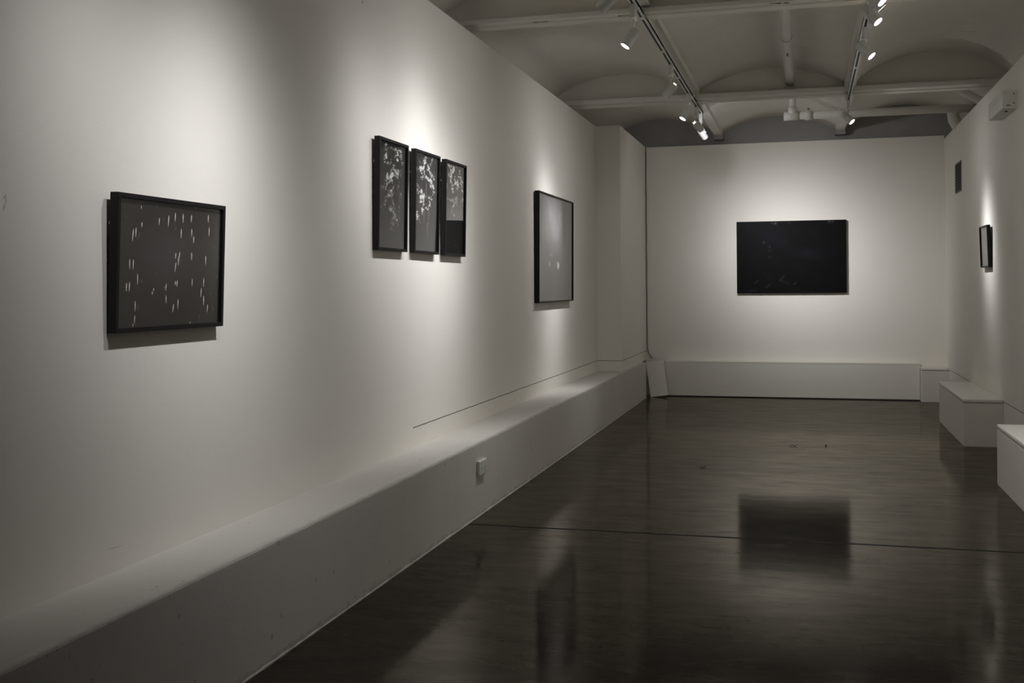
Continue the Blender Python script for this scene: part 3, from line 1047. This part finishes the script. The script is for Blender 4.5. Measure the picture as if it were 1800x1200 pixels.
me = print_mesh(1.40, 0.945, 110, 110, lambda U, V: art_mist(U, V)[:, ::-1], (), [M['art']])
framed('large black framed photograph of pale mist, farthest on the left wall', (XW, 9.825, 1.2585), math.radians(-90), 1.43, 0.97, 0.043, 0.046, 0.054, 0.013, me, 'framed photographs on the left wall', wire=False)


def art_small(U, V):
    c = np.zeros(U.shape + (3,)) + np.array((0.12, 0.118, 0.11))
    c += (gauss(U, V, 0.55, 0.5, 0.12, 0.6))[..., None] * np.array((0.05, 0.045, 0.04))
    return c


me = print_mesh(0.425, 0.355, 30, 30, art_small, (), [M['art']])
framed('small black framed picture alone on the right wall', (XRW, 10.775, 1.546), math.radians(90), 0.452, 0.381, 0.030, 0.036, 0.048, 0.014, me, None, wire=False)


def art_night(U, V):
    n = np.zeros(U.shape)
    for (fu, fv, a, ph) in ((2, 3, .5, .3), (5, 2, .35, 1.2), (9, 7, .3, 2.2), (14, 5, .2, .7)):
        n += a * np.sin(fu * 6.28 * U + ph + 3 * V) * np.sin(fv * 6.1 * V + ph * 2 + 2 * U)
    c = np.zeros(U.shape + (3,)) + np.array((0.0062, 0.0056, 0.0056))
    c += (np.clip(n, 0, 1) * 0.6)[..., None] * np.array((0.0030, 0.0030, 0.0036))
    c += gauss(U, V, 0.33, 0.78, 0.12, 0.12)[..., None] * np.array((0.002, 0.0025, 0.006))
    c += gauss(U, V, 0.65, 0.55, 0.12, 0.06)[..., None] * np.array((0.003, 0.004, 0.007))
    P = [(.25, .705, 0.8, .09), (.305, .645, 0.8, .05), (.305, .59, .8, .03), (.305, .50, .8, .03), (.36, .975, 1.5, .07), (.33, .98, 1.2, .04), (.85, .985, 1.6, .05), (.88, .98, 1.2, .04), (.49, .98, 1.2, .025)]
    for (u, v, du, dv, s) in ((.44, .25, -.05, -.1, .03), (.40, .18, .08, -.06, .03), (.31, .12, -.05, -.05, .03), (.20, .18, -.04, -.05, .02), (.18, .05, -.08, -.03, .025), (.52, .12, .03, .02, .02), (.2, .67, .3, -.12, -.004)):
        for k in range(20):
            P.append((u + du * k / 20, v + dv * k / 20, 0.8, s * 0.16))
    splat(c, P, 130, 90, (1.0, 0.97, 0.95))
    return np.clip(c, 0.001, 0.5)


t = thing('dark_photograph', 'wide nearly black night photograph panel alone on the back wall', 'picture', (-0.179, YB, 1.297))
R = Matrix.Translation((0, -0.022, 0))
MB().box((-0.65, 0.0, 0.012), (0.65, 0.018, 0.886)).build('backing_frame', M['black'], t)
D.objects['backing_frame'].location = (0, -0.019, 0)
MB().box((-0.6605, -0.026, 0.0), (0.6605, 0.0, 0.897), bevel=0.002).build('panel', M['black'], t, Matrix.Translation((0, -0.018, 0)))
me = print_mesh(1.312, 0.889, 130, 90, lambda U, V: art_night(U, V)[:, ::-1], (), [M['artdark']])
link('print', me, t, Matrix.Translation((0, -0.0462, 0.4485)) @ Matrix.Rotation(math.pi, 4, 'Z'))

# ------------------------------------------------------------------ scraps on the floor
def scrap(name, label, loc, L, W, rot, matk='debris'):
    b = MB()
    n = 6
    top = []
    for k in range(n + 1):
        u = k / n
        wdt = W * math.sin(math.pi * (0.08 + 0.84 * u))
        z = 0.002 + 0.010 * math.sin(u * 5.0) ** 2
        top.append([b.bm.verts.new(((u - .5) * L, s * wdt, z + (0.002 if s == 0 else 0))) for s in (-1, 0, 1)])
    for p, q in zip(top, top[1:]):
        for k in range(2):
            b.bm.faces.new((p[k], q[k], q[k + 1], p[k + 1]))
    ex = bmesh.ops.extrude_face_region(b.bm, geom=b.bm.faces[:])
    for v in [g for g in ex['geom'] if isinstance(g, bmesh.types.BMVert)]:
        v.co.z -= 0.0018
    o = b.build(name, M[matk], None, Matrix.Translation(loc) @ Matrix.Rotation(rot, 4, 'Z'))
    return tag(o, label, 'scrap', 'scraps on the floor')


scrap('leaf_scrap', 'dark curled leaf scrap lying on the left middle of the floor', (-0.778, 8.455, 0.0), 0.055, 0.008, 0.5)
scrap('leaf_scrap', 'thin dark sliver on the floor in front of the back wall', (-0.115, 9.757, 0.0), 0.07, 0.004, -0.15)
scrap('leaf_scrap', 'tiny dark crumb on the floor right of the thin sliver', (0.156, 9.816, 0.0), 0.018, 0.007, 0.8)
